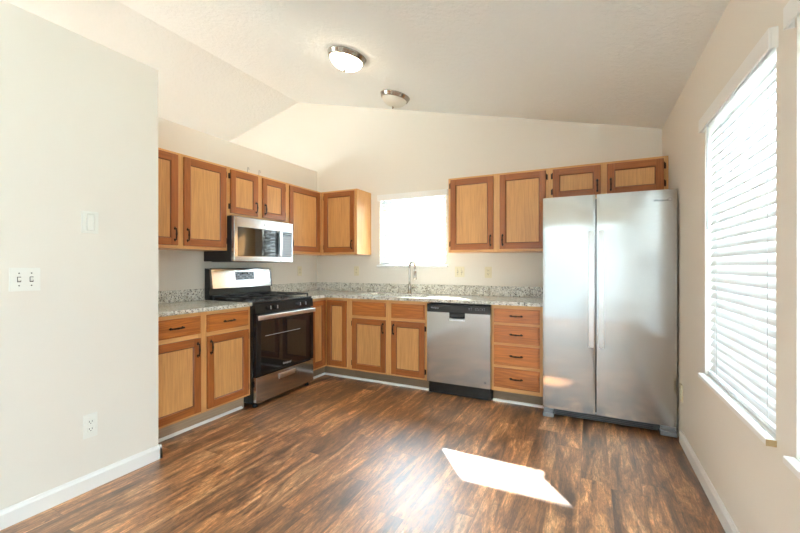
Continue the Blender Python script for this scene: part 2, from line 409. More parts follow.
# ------------------------------------------------------------------ windows
def window(name, wall, a0, a1, z0, z1, mid):
    """vinyl double-hung unit inside a drywall-wrapped opening; wall is 'back', 'right' or 'rear'"""
    def B(mb, u0, u1, d0, d1, za, zb, m, bev=.003):
        if wall == 'back': mb.box(u0, u1, d0, d1, za, zb, m, bev)
        elif wall == 'right': mb.box(W + d0, W + d1, u0, u1, za, zb, m, bev)
        else: mb.box(u0, u1, REAR - d1, REAR - d0, za, zb, m, bev)
    f = MB(); D0, D1 = .075, .125
    B(f, a0, a0 + .035, D0, D1, z0, z1, 'vinyl'); B(f, a1 - .035, a1, D0, D1, z0, z1, 'vinyl')
    B(f, a0 + .035, a1 - .035, D0, D1, z0, z0 + .035, 'vinyl'); B(f, a0 + .035, a1 - .035, D0, D1, z1 - .035, z1, 'vinyl')
    o = struct(f.build(name))
    for i, (za, zb, d) in enumerate(((z0 + .035, mid + .02, .078), (mid - .02, z1 - .035, .101))):
        s = MB(); q0, q1 = a0 + .035, a1 - .035
        B(s, q0, q0 + .035, d, d + .022, za, zb, 'vinyl'); B(s, q1 - .035, q1, d, d + .022, za, zb, 'vinyl')
        B(s, q0 + .035, q1 - .035, d, d + .022, za, za + .038, 'vinyl'); B(s, q0 + .035, q1 - .035, d, d + .022, zb - .038, zb, 'vinyl')
        sh = s.build('sash', o); p = MB(); B(p, q0 + .035, q1 - .035, d + .009, d + .013, za + .038, zb - .038, 'glass', 0); p.build('pane', sh)
    return o
window('window_1', 'back', SX0, SX1, SZ0, SZ1, 1.665)
window('window_2', 'right', RWIN[0][0], RWIN[0][1], RZ0 + .018, RZ1, 1.335)
window('window_3', 'right', RWIN[1][0], RWIN[1][1], RZ0 + .018, RZ1, 1.335)
window('added_window_4', 'right', RWIN[2][0], RWIN[2][1], RZ0 + .018, RZ1, 1.335)
window('door_1', 'rear', PX0, PX1, .0, PZ1, 1.05)
# sills
struct(MB().box(SX0 - .03, SX1 + .028, -.035, 0.075, SZ0 - .03, SZ0, 'trimw', .006).build('trim_4'))
for i, (a, c) in enumerate(RWIN):
    b = MB(); b.box(W - .03, W, a - .008, c + .012, RZ0 - .007, RZ0 + .018, 'trimw', .005); b.box(W, W + .075, a, c, RZ0, RZ0 + .018, 'trimw')
    if i == 0: b.box(W - .029, W - .001, a - .0105, a - .008, RZ0 - .006, RZ0 + .016, 'rawwood')
    struct(b.build('trim_%d' % (5 + i)))

def blind(label, origin, rz, width, height, pitch=.044, depth=.05, tilt=20, valance=.07, wand=True, proud=.03, group=None, over=.012):
    """local frame: x along the window, +y towards outdoors, z up from the sill"""
    t = empty('window_blind', origin, rz); tag(t, label, 'blind', group)
    h = MB(); h.box(-width / 2 - over, width / 2 + over, -proud, -proud + .008, height - valance, height, 'trimw', .002)
    h.box(-width / 2 - over, -width / 2 - over + .008, -proud + .008, -.001, height - valance, height, 'trimw')
    h.box(width / 2 + over - .008, width / 2 + over, -proud + .008, -.001, height - valance, height, 'trimw')
    h.build('valance', t)
    MB().box(-width / 2 + .006, width / 2 - .006, .003, .05, height - .05, height - .004, 'vinyl', .003).build('headrail', t)
    s = MB(); z = .05; ca, sa = math.cos(R(tilt)), math.sin(R(tilt)); hd = depth / 2; yc = depth / 2 + .005
    while z < height - .065:
        pts = []
        for k in range(5):
            u = -1 + k / 2; crown = .0022 * (1 - u * u)
            pts.append((yc + u * hd * ca - crown * sa, z + u * hd * sa + crown * ca))
        poly = pts + [(p[0] + .0012 * sa, p[1] - .0014 * ca) for p in reversed(pts)]
        s.prism(poly, 'x', -width / 2 + .008, width / 2 - .008, 'slat'); z += pitch
    s.build('slats', t)
    MB().box(-width / 2 + .008, width / 2 - .008, yc - .024, yc + .024, .008, .024, 'vinyl', .003).build('bottom_rail', t)
    for sx in (-1, 1):
        cmb = MB()
        for yy in (yc - hd * ca - .001, yc + hd * ca + .001): cmb.tube([(sx * (width / 2 - .13), yy, .02), (sx * (width / 2 - .13), yy, height - .05)], .0009, 'vinyl', 6)
        cmb.build('ladder_cord', t)
    if wand: MB().tube([(-width / 2 + .09, -.012, height - .06), (-width / 2 + .088, -.014, height - .62)], .0045, 'vinyl', 8).build('tilt_wand', t)
    return t
blind('white slatted blind over the sink window between the wall cabinets', ((SX0 + SX1) / 2, -.002, SZ0), 0, SX1 - SX0 - .006, SZ1 - SZ0, tilt=46, proud=.028, over=.025)
# right wall: local +y must point to +x, so rotate by -90 degrees
def rblind(i, label, **k):
    a, c = RWIN[i]
    blind(label, (W + .002, (a + c) / 2, RZ0 + .018), R(-90), c - a - .006, RZ1 - RZ0 - .018 + .035 * 0 + .0, proud=.028, over=.022, **k)
rblind(0, 'large white slatted blind on the right wall nearest the refrigerator', tilt=62)
rblind(1, 'white slatted blind cut off by the right edge of the photo', tilt=62)
# rear patio door blind, seen only as a reflection in the steel
blind('white slatted blind over the glass door behind the viewer', ((PX0 + PX1) / 2, REAR - .002, .0), R(180), PX1 - PX0 - .01, PZ1, tilt=64, pitch=.10, depth=.112, wand=False)
# outdoors
struct(MB().box(-25, 30, -30, 30, -.5, -.3, 'ground').build('ground'))
tag(MB().box(4.12, 4.24, -.62, -.50, -.3, 3.2, 'porch', .004).build('porch_post'), 'grey upright post outside, seen through the large right blind', 'post')

# ------------------------------------------------------------------ cabinets
def pull(parent, u, v, z, off, vertical):
    """dark bronze bar pull with a swollen middle; the face it sits on is at v"""
    m = MB(); h = .046; pts = []; rad = []
    for k in range(17):
        t = -1 + k / 8; out = .016 + .004 * (1 - t * t)
        a = t * h
        pts.append((u + (0 if vertical else a), v - out, z + (a if vertical else 0)))
        rad.append(.0046 + .0030 * math.exp(-(t / .30) ** 2) + .0016 * math.exp(-((abs(t) - .55) / .10) ** 2) + .001 * math.exp(-((abs(t) - 1) / .1) ** 2))
    m.tube(pts, rad, 'bronze', 10)
    for sgn in (-1, 1):
        a = sgn * h * .93; p = (u + (0 if vertical else a), v, z + (a if vertical else 0))
        m.tube([(p[0], v + .0002, p[2]), (p[0], v - .003, p[2]), (p[0], v - .008, p[2]), (p[0], v - .016, p[2])], [.010, .0085, .0045, .0035], 'bronze', 10)
        q = (p[0] + (0 if vertical else sgn * .010), p[2] + (sgn * .010 if vertical else 0))
        m.tube([(q[0], v + .0001, q[1]), (q[0], v - .003, q[1])], [.006, .004], 'bronze', 8)
    m.build('pull', parent, off)
def door(par, off, u0, u1, z0, z1, v, hinge, pz, knob=True, fw=.056):
    """frame-and-panel door, face plane at v - .02"""
    th = .019; f = MB(); a = v - th
    f.box(u0, u0 + fw, a, v, z0, z1, 'door_v', .004); f.box(u1 - fw, u1, a, v, z0, z1, 'door_v', .004)
    f.box(u0 + fw - .001, u1 - fw + .001, a + .0004, v, z0, z0 + fw, 'door_h', .003); f.box(u0 + fw - .001, u1 - fw + .001, a + .0004, v, z1 - fw, z1, 'door_h', .003)
    # inner moulded lip
    g = .008
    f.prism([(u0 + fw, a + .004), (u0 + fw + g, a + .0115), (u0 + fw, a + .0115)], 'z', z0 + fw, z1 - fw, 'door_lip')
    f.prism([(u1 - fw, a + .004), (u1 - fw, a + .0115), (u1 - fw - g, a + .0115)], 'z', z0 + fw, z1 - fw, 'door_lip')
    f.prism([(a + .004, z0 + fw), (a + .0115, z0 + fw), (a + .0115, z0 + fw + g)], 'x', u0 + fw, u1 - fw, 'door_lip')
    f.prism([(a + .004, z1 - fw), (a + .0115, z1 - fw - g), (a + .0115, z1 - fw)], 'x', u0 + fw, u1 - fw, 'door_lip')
    d = f.build('door', par, off)
    MB().box(u0 + fw - .002, u1 - fw + .002, a + .0105, v - .002, z0 + fw - .002, z1 - fw + .002, 'panel').build('door_panel', d)
    # child meshes of a part share the part's frame, so shift by the same offset
    d.children[0].data.transform(Matrix.Translation(-Vector(off)))
    if knob:
        pu = (u1 - fw / 2) if hinge == 'l' else (u0 + fw / 2)
        pull(d, pu, a, pz, off, True)
    if hinge:
        s = -1 if hinge == 'l' else 1; hu = u0 if hinge == 'l' else u1
        for hz in (z0 + .06, z1 - .06):
            hb = MB(); hb.tube([(hu + s * .004, v - .010, hz - .024), (hu + s * .004, v - .010, hz + .024)], .0048, 'bronze', 8)
            e0, e1 = sorted((hu + s * .004, hu + s * .016)); hb.box(e0, e1, v - .004, v + .0005, hz - .024, hz + .024, 'bronze', .001)
            hb.tube([(hu + s * .004, v - .010, hz + .024), (hu + s * .004, v - .010, hz + .031)], [.0048, .002], 'bronze', 8)
            hb.build('hinge', d, off)
    return d
def drawer(par, off, u0, u1, z0, z1, v, knob=True, name='drawer'):
    a = v - .019; m = MB(); g = .010
    m.box(u0, u1, a + .006, v, z0, z1, 'drawer', .002)
    m.box(u0 + g, u1 - g, a, a + .0065, z0 + g, z1 - g, 'drawer', .003)
    d = m.build(name, par, off)
    if knob: pull(d, (u0 + u1) / 2, a, (z0 + z1) / 2, off, False)
    return d
def face(m, u0, u1, z0, z1, v, openings, stiles, rails, sw=.038):
    """face frame members: stiles = list of (u0,u1), rails = list of (u0,u1,z0,z1)"""
    for a, c in stiles: m.box(a, c, v, v + .019, z0, z1, 'face_v', .0012)
    for a, c, za, zb in rails: m.box(a, c, v + .0003, v + .019, za, zb, 'face_h', .0008)
def cab(name, label, cat, run, u0, u1, z0, z1, vf, toe=0.0, doors=(), drawers=(), stiles=(), rails=(), group=None, side='face_v', vback=-.001, top=False):
    """run 'back': local = world; run 'left': local x = world y, local y = -world x"""
    uc = (u0 + u1) / 2; vc = vf; off = (uc, vback, z0)
    if run == 'back': t = empty(name, off, 0)
    else: t = empty(name, (-vback, uc, z0), R(90))
    tag(t, label, cat, group)
    m = MB(); zb = z0 + toe
    g = .012
    # carcass of panels
    m.box(u0, u0 + g, vf + .019, vback, zb, z1, side); m.box(u1 - g, u1, vf + .019, vback, zb, z1, side)
    m.box(u0 + g, u1 - g, vf + .019, vback, zb, zb + g, 'face_h')
    if z1 < .88 or True: m.box(u0 + g, u1 - g, vf + .03, vback, z1 - g, z1, 'face_h') if not top else None
    m.box(u0 + g, u1 - g, vback - .006, vback, zb + g, z1 - g, 'face_v')
    face(m, u0, u1, zb, z1, vf, None, stiles, rails)
    m.build('body', t, off)
    if toe:
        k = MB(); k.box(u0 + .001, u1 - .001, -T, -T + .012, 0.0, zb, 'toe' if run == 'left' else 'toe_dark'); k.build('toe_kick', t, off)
    for d in doors: door(t, off, d[0], d[1], d[2], d[3], vf, d[4], d[5], d[6] if len(d) > 6 else True, d[7] if len(d) > 7 else .056)
    for d in drawers: drawer(t, off, d[0], d[1], d[2], d[3], vf, d[4])
    return t
UB, UT, UD = 1.366, 2.123, -.32
PZU = UB + .027 + .085
D = -.61
# --- left run, wall cabinets (coordinates along the wall are world y)
def st(*e): return [(a, b_) for a, b_ in e]
u0, u1 = YS + .005, -1.668
cab('wall_cabinet', 'oak two-door wall cabinet left of the microwave, partly behind the white partition', 'cabinet', 'left', u0, u1, UB, UT, UD,
    doors=[(u0 + .02, -2.134, 1.391, 2.103, 'l', PZU), (-2.085, -1.688, 1.391, 2.103, 'r', PZU)],
    stiles=[(u0, u0 + .035), (-2.145, -2.075), (-1.70, u1)], rails=[(u0 + .035, -2.145, UB, UB + .04), (-2.075, -1.70, UB, UB + .04), (u0 + .035, -2.145, UT - .04, UT), (-2.075, -1.70, UT - .04, UT)])
u0, u1 = -1.667, -.906
cab('wall_cabinet', 'short two-door oak wall cabinet directly above the microwave', 'cabinet', 'left', u0, u1, 1.684, UT, UD,
    doors=[(-1.640, -1.322, 1.708, 2.103, 'l', 1.708 + .085), (-1.262, -.945, 1.708, 2.103, 'r', 1.708 + .085)],
    stiles=[(u0, u0 + .04), (-1.335, -1.25), (-.955, u1)], rails=[(u0 + .04, -1.335, 1.684, 1.724), (-1.25, -.955, 1.684, 1.724), (u0 + .04, -1.335, UT - .04, UT), (-1.25, -.955, UT - .04, UT)])
u0, u1 = -.905, -.321
cab('wall_cabinet', 'oak wall cabinet right of the microwave, its single door facing the range side', 'cabinet', 'left', u0, u1, UB, UT, UD,
    doors=[(-.880, -.366, 1.391, 2.103, 'r', PZU)],
    stiles=[(u0, u0 + .04), (-.375, u1)], rails=[(u0 + .04, -.375, UB, UB + .04), (u0 + .04, -.375, UT - .04, UT)])
# --- back run, wall cabinets
cab('wall_cabinet', 'oak corner wall cabinet with one door beside the sink window', 'cabinet', 'back', .002, .832, UB, UT, UD,
    doors=[(.366, .800, 1.391, 2.103, 'l', PZU)],
    stiles=[(.320, .372), (.792, .832)], rails=[(.372, .792, UB, UB + .04), (.372, .792, UT - .04, UT)])
cab('wall_cabinet', 'two-door oak wall cabinet between the sink window and the refrigerator', 'cabinet', 'back', 1.940, 2.906, UB, UT, UD,
    doors=[(1.966, 2.402, 1.391, 2.103, 'l', PZU), (2.462, 2.880, 1.391, 2.103, 'r', PZU)],
    stiles=[(1.940, 1.98), (2.39, 2.475), (2.868, 2.906)], rails=[(1.98, 2.39, UB, UB + .04), (2.475, 2.868, UB, UB + .04), (1.98, 2.39, UT - .04, UT), (2.475, 2.868, UT - .04, UT)])
cab('wall_cabinet', 'shallow-height oak wall cabinet with two doors above the refrigerator', 'cabinet', 'back', 2.907, W - .003, 1.818, UT, UD,
    doors=[(2.938, 3.325, 1.84, 2.103, 'l', 1.84 + .085), (3.372, 3.778, 1.84, 2.103, 'r', 1.84 + .085)],
    stiles=[(2.907, 2.95), (3.312, 3.385), (3.768, W - .003)], rails=[(2.95, 3.312, 1.818, 1.858), (3.385, 3.768, 1.818, 1.858), (2.95, 3.312, UT - .04, UT), (3.385, 3.768, UT - .04, UT)])
# --- base cabinets
BT, TK = .883, .115
PZB = .668 - .075
u0, u1 = YS + .005, -1.672
cab('base_cabinet', 'oak base cabinet left of the range with two drawers over two doors', 'cabinet', 'left', u0, u1, 0, BT, D, TK,
    doors=[(u0 + .02, -2.149, .135, .690, 'l', .69 - .085), (-2.094, -1.700, .135, .690, 'r', .69 - .085)],
    drawers=[(u0 + .02, -2.149, .722, .855, True), (-2.094, -1.700, .722, .855, True)],
    stiles=[(u0, u0 + .035), (-2.16, -2.083), (-1.712, u1)],
    rails=[(a, c, za, zb) for a, c in ((u0 + .035, -2.16), (-2.083, -1.712)) for za, zb in ((TK, TK + .035), (.675, .735), (.845, BT))], top=True)
# corner cabinet with two folding doors meeting in the inner corner
t = empty('corner_cabinet', (.002, -.001, 0)); tag(t, 'oak corner base cabinet with two tall narrow doors in the corner right of the range', 'cabinet')
off = (.002, -.001, 0); m = MB(); LE, RE = -.900, .945
m.prism([(.002, LE), (.59, LE), (.59, -.59), (RE, -.59), (RE, -.001), (.002, -.001)], 'z', TK, TK + .02, 'face_h')
m.box(.002, .59, LE, LE + .012, TK, BT, 'face_v'); m.box(RE - .012, RE, -.59, -.001, TK, BT, 'face_v')
m.box(.5905, .61, LE, LE + .045, TK, BT, 'face_v'); m.box(.5905, .61, LE + .045, -.60, TK, TK + .03, 'face_v'); m.box(.5905, .61, LE + .045, -.60, BT - .03, BT, 'face_v')
m.box(.59, .645, -.61, -.5905, TK, BT, 'face_v'); m.box(RE - .062, RE, -.61, -.5905, TK, BT, 'face_v', .001)
m.box(.645, RE - .062, -.61, -.5905, TK, TK + .03, 'face_h'); m.box(.645, RE - .062, -.61, -.5905, BT - .03, BT, 'face_h')
m.build('body', t, off)
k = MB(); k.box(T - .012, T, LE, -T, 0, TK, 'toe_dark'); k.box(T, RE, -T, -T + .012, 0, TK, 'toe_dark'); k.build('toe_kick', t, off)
door(t, off, .636, .892, .137, .855, D, None, 0, False)
# left-facing leaf: built in its own turned frame
e = empty('door', (-.002, .001, 0), R(90)); e.parent = t
dd = door(e, (0, 0, 0), -.872, -.636, .137, .855, D, None, 0, False)
# flatten: move the turned leaf's meshes directly under the thing
for c in [dd]:
    c.parent = t; c.location = e.location; c.rotation_euler = (0, 0, R(90))
bpy.data.objects.remove(e)
dd.name = 'door.corner'; dd.name = 'door'
SB0, SB1 = .946, 1.831
cab('sink_base_cabinet', 'oak sink base cabinet under the sink with two false drawer fronts over two doors', 'cabinet', 'back', SB0, SB1, 0, BT, D, TK,
    doors=[(.964, 1.370, .135, .675, 'l', .675 - .085), (1.436, 1.800, .135, .675, 'r', .675 - .085)],
    drawers=[(.964, 1.370, .705, .852, False), (1.436, 1.800, .705, .852, False)],
    stiles=[(SB0, .97), (1.358, 1.448), (1.79, SB1)],
    rails=[(a, c, za, zb) for a, c in ((.97, 1.358), (1.448, 1.79)) for za, zb in ((TK, TK + .035), (.66, .72), (.84, BT))], top=True)
DB0, DB1 = 2.446, 2.882
cab('drawer_cabinet', 'oak base cabinet with four stacked drawers beside the refrigerator', 'cabinet', 'back', DB0, DB1, 0, BT, D, TK,
    drawers=[(2.470, 2.860, a, c, True) for a, c in ((.728, .852), (.550, .706), (.352, .527), (.152, .327))],
    stiles=[(DB0, 2.482), (2.848, DB1)],
    rails=[(2.482, 2.848, za, zb) for za, zb in ((TK, .165), (.315, .365), (.515, .562), (.695, .74), (.84, BT))], top=True)

# ------------------------------------------------------------------ countertops
CT0, CT1 = .884, .914
t = empty('countertop', (0.32, -2.11, CT0)); tag(t, 'short speckled granite countertop left of the range', 'countertop'); off = (0.32, -2.11, CT0)
MB().box(.001, .64, YS + .002, -1.673, CT0, CT1, 'granite', .004).build('slab', t, off)
MB().box(.001, .021, YS + .002, -1.673, CT1, 1.018, 'granite', .002).build('backsplash', t, off)
t = empty('countertop', (1.4, -.32, CT0)); off = (1.4, -.32, CT0); tag(t, 'long L-shaped speckled granite countertop under the sink window', 'countertop')
HX0, HX1, HY0, HY1 = 1.0, 1.76, -.535, -.15
m = MB()
m.box(.001, .64, -.902, -.64, CT0, CT1, 'granite'); m.box(.001, HX0, -.64, -.001, CT0, CT1, 'granite'); m.box(HX1, 2.884, -.64, -.001, CT0, CT1, 'granite')
m.box(HX0, HX1, -.64, HY0, CT0, CT1, 'granite'); m.box(HX0, HX1, HY1, -.001, CT0, CT1, 'granite')
m.build('slab', t, off)
MB().box(.001, .021, -.902, -.021, CT1, 1.018, 'granite', .002).build('backsplash', t, off)
MB().box(.001, 2.884, -.021, -.001, CT1, 1.018, 'granite', .002).build('backsplash', t, off)
# sink
t = empty('kitchen_sink', (1.38, -.34, .70)); off = (1.38, -.34, .70); tag(t, 'stainless steel undermount sink set in the granite countertop', 'sink')
m = MB(); g = .003; zb = .70
m.box(HX0 - .004, HX1 + .004, HY0 - .004, HY1 + .004, zb, zb + g, 'steel_s')
for a, c, d, e_ in ((HX0 - .004, HX0 - .001, HY0 - .004, HY1 + .004), (HX1 + .001, HX1 + .004, HY0 - .004, HY1 + .004), (HX0 - .001, HX1 + .001, HY0 - .004, HY0 - .001), (HX0 - .001, HX1 + .001, HY1 + .001, HY1 + .004)):
    m.box(a, c, d, e_, zb + g, CT0 - .0005, 'steel_s')
m.build('bowl', t, off)
MB().lathe([(0, .704), (.03, .704), (.042, .706), (.045, .7035)], 'nickel', 24, Matrix.Translation((1.38, -.33, 0))).build('drain', t, off)
# faucet
FX, FY = 1.392, -.085
t = empty('faucet', (FX, FY, CT1)); off = (FX, FY, CT1); tag(t, 'brushed nickel gooseneck pull-down faucet behind the sink', 'faucet')
tr = Matrix.Translation((FX, FY, 0))
MB().lathe([(0, .914), (.028, .914), (.028, .920), (.020, .926), (.019, .99), (.017, 1.02), (.0125, 1.03), (0, 1.03)], 'nickel', 24, tr).build('base', t, off)
th = R(42); dx, dy = math.cos(th), -math.sin(th); rr_ = .078; pts = [(FX, FY, 1.025), (FX, FY, 1.10), (FX, FY, 1.19)]
for k in range(1, 19):
    a = R(180 - k * 10); pts.append((FX + dx * (rr_ + rr_ * math.cos(a)), FY + dy * (rr_ + rr_ * math.cos(a)), 1.203 + rr_ * math.sin(a)))
ex, ey = FX + dx * 2 * rr_, FY + dy * 2 * rr_; pts += [(ex, ey, 1.17)]
MB().tube(pts, .0115, 'nickel', 14).build('spout', t, off)
MB().tube([(ex, ey, 1.18), (ex, ey, 1.172), (ex, ey, 1.12), (ex, ey, 1.085), (ex, ey, 1.078)], [.012, .0165, .018, .020, .016], 'nickel', 16).build('spray_head', t, off)
m = MB(); m.tube([(FX + .015, FY - .003, .975), (FX + .034, FY - .006, .975)], .014, 'nickel', 14)
m.tube([(FX + .030, FY - .006, .978), (FX + .06, FY - .012, .985), (FX + .105, FY - .02, .995)], [.007, .006, .0045], 'nickel', 10); m.build('handle', t, off)

# ------------------------------------------------------------------ refrigerator
FY0 = -.735
t = empty('refrigerator', (3.345, -.38, 0)); off = (3.345, -.38, 0); tag(t, 'tall stainless steel side-by-side refrigerator against the right wall', 'refrigerator')
FL, FG, FR, FT = 2.895, 3.2825, 3.800, 1.782
MB().box(FL + .006, FR - .006, -.655, -.03, .03, 1.762, 'grey', .004).build('cabinet_body', t, off)
def fdoor(a, c):
    m = MB(); m.box(a + .004, c - .004, -.662, -.655, .085, FT - .01, 'blackm')
    # gently crowned front
    n = 24; b0 = []
    for k in range(n + 1):
        u = -1 + 2 * k / n; x = (a + c) / 2 + u * (c - a) / 2
        b0.append((x, FY0 + .004 * u * u + (.0015 if abs(u) == 1 else 0)))
    b0 = [(a, -.663)] + b0 + [(c, -.663)]
    m.prism(b0, 'z', .075, FT, 'steel'); return m.build('door', t, off)
dl = fdoor(FL, FG - .004); dr = fdoor(FG + .004, FR)
def fhandle(d, x, label=None):
    m = MB(); prof = []
    zs = [(.60, .018), (.66, .030), (.85, .044), (1.05, .050), (1.25, .048), (1.42, .038), (1.50, .026)]
    zs = [(.60, .030), (.75, .040), (.95, .047), (1.15, .047), (1.35, .040), (1.50, .030)]
    # flat bar bowed away from the door
    poly = [(FY0 - o_, z) for z, o_ in zs] + [(FY0 - o_ + .014, z) for z, o_ in reversed(zs)]
    m.prism(poly, 'x', x - .0175, x + .0175, 'steel_s')
    for z in (.615, 1.485): m.box(x - .014, x + .014, FY0 - .026, FY0 + .004, z - .012, z + .012, 'steel_s', .002)
    return m.build('handle', d, off)
fhandle(dl, 3.249); fhandle(dr, 3.318)
text('logo', 'Whirlpool', dr, (3.70 - off[0], FY0 + .0003 - off[1], 1.705), .022, (R(90), 0, 0), 'grey', .95)
m = MB(); m.lathe([(.011, 0), (.0125, .0005), (.011, .001)], 'grey', 20, Matrix.Translation((3.757, FY0 + .002, 1.708)) @ Matrix.Rotation(R(90), 4, 'X')); m.build('emblem', dr, off)
m = MB(); m.box(FL + .06, FR - .06, -.700, -.62, .018, .070, 'grey', .004)
for z in (.030, .043, .056): m.box(FL + .10, FR - .14, -.703, -.699, z - .002, z + .002, 'blackm')
m.build('toe_grille', t, off)
for a, c in ((FL + .001, FL + .085), (FR - .105, FR - .002)):
    m = MB(); m.box(a, c, -.752, -.62, .006, .042, 'mgrey', .006); m.box(a + .006, c - .006, -.738, -.66, .044, .073, 'mgrey', .004); m.build('foot', t, off)
m = MB(); m.box(FL + .02, FL + .08, -.70, -.60, 1.762, 1.778, 'grey', .003); m.build('hinge_cover', t, off)
m = MB(); m.box(FR - .08, FR - .02, -.70, -.60, 1.762, 1.778, 'grey', .003); m.build('hinge_cover', t, off)
for a in (FL + .05, FR - .05):
    MB().tube([(a, -.12, 0), (a, -.12, .031)], .02, 'blackm', 12).build('roller_foot', t, off)
    MB().tube([(a, -.64, 0), (a, -.64, .031)], .02, 'blackm', 12).build('roller_foot', t, off)

# ------------------------------------------------------------------ dishwasher
X0, X1 = 1.8345, 2.443; DF = -.640
t = empty('dishwasher', ((X0 + X1) / 2, -.30, 0)); off = ((X0 + X1) / 2, -.30, 0); tag(t, 'stainless steel dishwasher under the counter between sink base and drawers', 'dishwasher')
MB().box(X0 + .004, X1 - .004, -.585, -.03, .012, .872, 'blackm').build('tub', t, off)
m = MB(); XC = 2.135
m.prism([(X0, .125), (X1, .125), (X1, .792), (XC + .075, .792), (XC + .075, .735), (XC + .062, .722), (XC - .062, .722), (XC - .075, .735), (XC - .075, .792), (X0, .792)], 'y', DF, -.586, 'steel'); m.box(XC - .075, XC + .075, -.612, -.586, .722, .792, 'blackm')
d = m.build('door', t, off)
m = MB(); m.box(XC - .072, XC + .072, DF - .004, DF + .006, .748, .792, 'black', .003); m.build('pocket_handle', t, off)
m = MB(); m.prism([(DF - .006, .720), (DF + .026, .720), (DF + .026, .742), (DF - .003, .736)], 'x', XC - .074, XC + .074, 'steel_s'); m.build('handle_lip', d, off)
m = MB(); m.box(X0, X1, DF - .001, -.586, .793, .868, 'black', .003)
for k, x in enumerate((2.25, 2.27, 2.31, 2.325, 2.34, 2.36, 2.375, 2.39)):
    m.box(x - .004, x + .004, DF - .0016, DF - .0008, .838 + .004 * (k % 2), .8405 + .004 * (k % 2), 'lgrey'); m.box(x - .003, x + .003, DF - .0016, DF - .0008, .826, .828, 'lgrey')
p = m.build('control_panel', t, off)
text('logo', 'Whirlpool', p, (1.915 - off[0], DF - .0016 - off[1], .831), .020, (R(90), 0, 0), 'lgrey')
m = MB()
for a, c, e0, e1 in ((2.388, 2.404, .168, .170), (2.388, 2.404, .184, .186), (2.388, 2.390, .168, .186), (2.402, 2.404, .168, .186), (2.393, 2.399, .174, .180)):
    m.box(a, c, DF - .0006, DF + .0004, e0, e1, 'grey')
m.build('badge', d, off)
m = MB(); m.box(X0 + .004, X1 - .004, -.603, -.59, .010, .118, 'black', .002); m.build('kick_plate', t, off)
for x in (X0 + .05, X1 - .05): MB().tube([(x, -.5, 0), (x, -.5, .013)], .015, 'blackm', 10).build('foot', t, off)

# ------------------------------------------------------------------ range (faces +x; built in world coordinates)
Y0, Y1 = -1.669, -.906; YC = (Y0 + Y1) / 2
t = empty('gas_range', (.34, YC, 0)); off = (.34, YC, 0); tag(t, 'black and stainless steel gas range between the base cabinets', 'range')
MB().box(.022, .640, Y0, Y1, .035, .900, 'black', .003).build('body', t, off)
m = MB(); m.box(.022, .655, Y0, Y1, .901, .917, 'black', .004)
for cx_, cy_ in ((.20, Y0 + .19), (.20, Y1 - .19), (.46, Y0 + .19), (.46, Y1 - .19), (.33, YC)):
    m.lathe([(.085, .9172), (.085, .9178), (.05, .9178)], 'blackm', 24, Matrix.Translation((cx_, cy_, 0)))
ck = m.build('cooktop', t, off)
for cx_, cy_ in ((.20, Y0 + .19), (.20, Y1 - .19), (.46, Y0 + .19), (.46, Y1 - .19), (.33, YC)):
    MB().lathe([(.0, .934), (.030, .934), (.036, .930), (.036, .924), (.044, .922), (.046, .9181), (0, .9181)], 'iron', 24, Matrix.Translation((cx_, cy_, 0))).build('burner', ck, off)
for a, c in ((Y0 + .02, YC - .004), (YC + .004, Y1 - .02)):
    m = MB(); z0_, z1_ = .940, .953
    for y in (a, (a + c) / 2 - .006, c - .012): m.box(.10, .625, y, y + .012, z0_, z1_, 'iron', .002)
    for x in (.10, .355, .613): m.box(x, x + .012, a, c, z0_, z1_, 'iron', .002)
    for x in (.20, .46):
        m.box(x - .006, x + .006, a, a + .10, z0_, z1_, 'iron', .002); m.box(x - .006, x + .006, c - .10, c, z0_, z1_, 'iron', .002)
    for x in (.10, .613):
        for y in (a, c - .012): m.box(x, x + .012, y, y + .012, .918, z0_, 'iron')
    m.build('grate', t, off)
m = MB(); m.prism([(.641, .815), (.672, .815), (.664, .896), (.641, .900)], 'y', Y0, Y1, 'black'); cp = m.build('control_panel', t, off)
for y in (Y0 + .150, Y0 + .232, Y1 - .225, Y1 - .145):
    m = MB(); mt = Matrix.Translation((.667, y, .857)) @ Matrix.Rotation(R(84), 4, 'Y')
    m.lathe([(.021, 0), (.021, .005), (.0185, .008), (.0165, .026), (.014, .029), (0, .029)], 'black', 24, mt)
    kb = bmesh.new(); bmesh.ops.create_cube(kb, size=1, matrix=mt @ Matrix.Translation((0, 0, .031)) @ Matrix.Diagonal((.030, .006, .008, 1))); m.merge(kb, 'steel_s')
    m.build('knob', cp, off)
# oven door
m = MB(); m.box(.642, .680, Y0 + .003, Y1 - .003, .277, .808, 'black', .004); od = m.build('oven_door', t, off)
MB().box(.679, .6815, Y0 + .05, Y1 - .05, .300, .745, 'bglass', .001).build('oven_window', od, off)
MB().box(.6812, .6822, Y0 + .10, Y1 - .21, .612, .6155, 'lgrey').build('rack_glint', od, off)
m = MB(); m.box(.694, .708, Y0 + .004, Y1 - .004, .760, .800, 'steel_s', .005)
for y in (Y0 + .035, Y1 - .035): m.box(.680, .695, y - .014, y + .014, .768, .792, 'steel_s', .003)
m.build('handle', od, off)
text('logo', 'Whirlpool', od, (.6818 - off[0], YC - .01 - off[1], .322), .026, (R(90), 0, R(90)), 'lgrey')
m = MB(); m.box(.642, .678, Y0 + .003, Y1 - .003, .048, .268, 'steel', .004)
dw = m.build('storage_drawer', t, off)
m = MB(); ya, yb = YC - .112, YC + .096
m.prism([(.6785, .192), (.6785, .240), (.690, .240), (.694, .232), (.682, .194)], 'y', ya, yb, 'steel_s'); m.build('handle', dw, off)
for x in (.06, .62):
    for y in (Y0 + .04, Y1 - .04): MB().tube([(x, y, 0), (x, y, .014), (x, y, .036)], [.022, .020, .012], 'blackm', 12).build('leveling_foot', t, off)
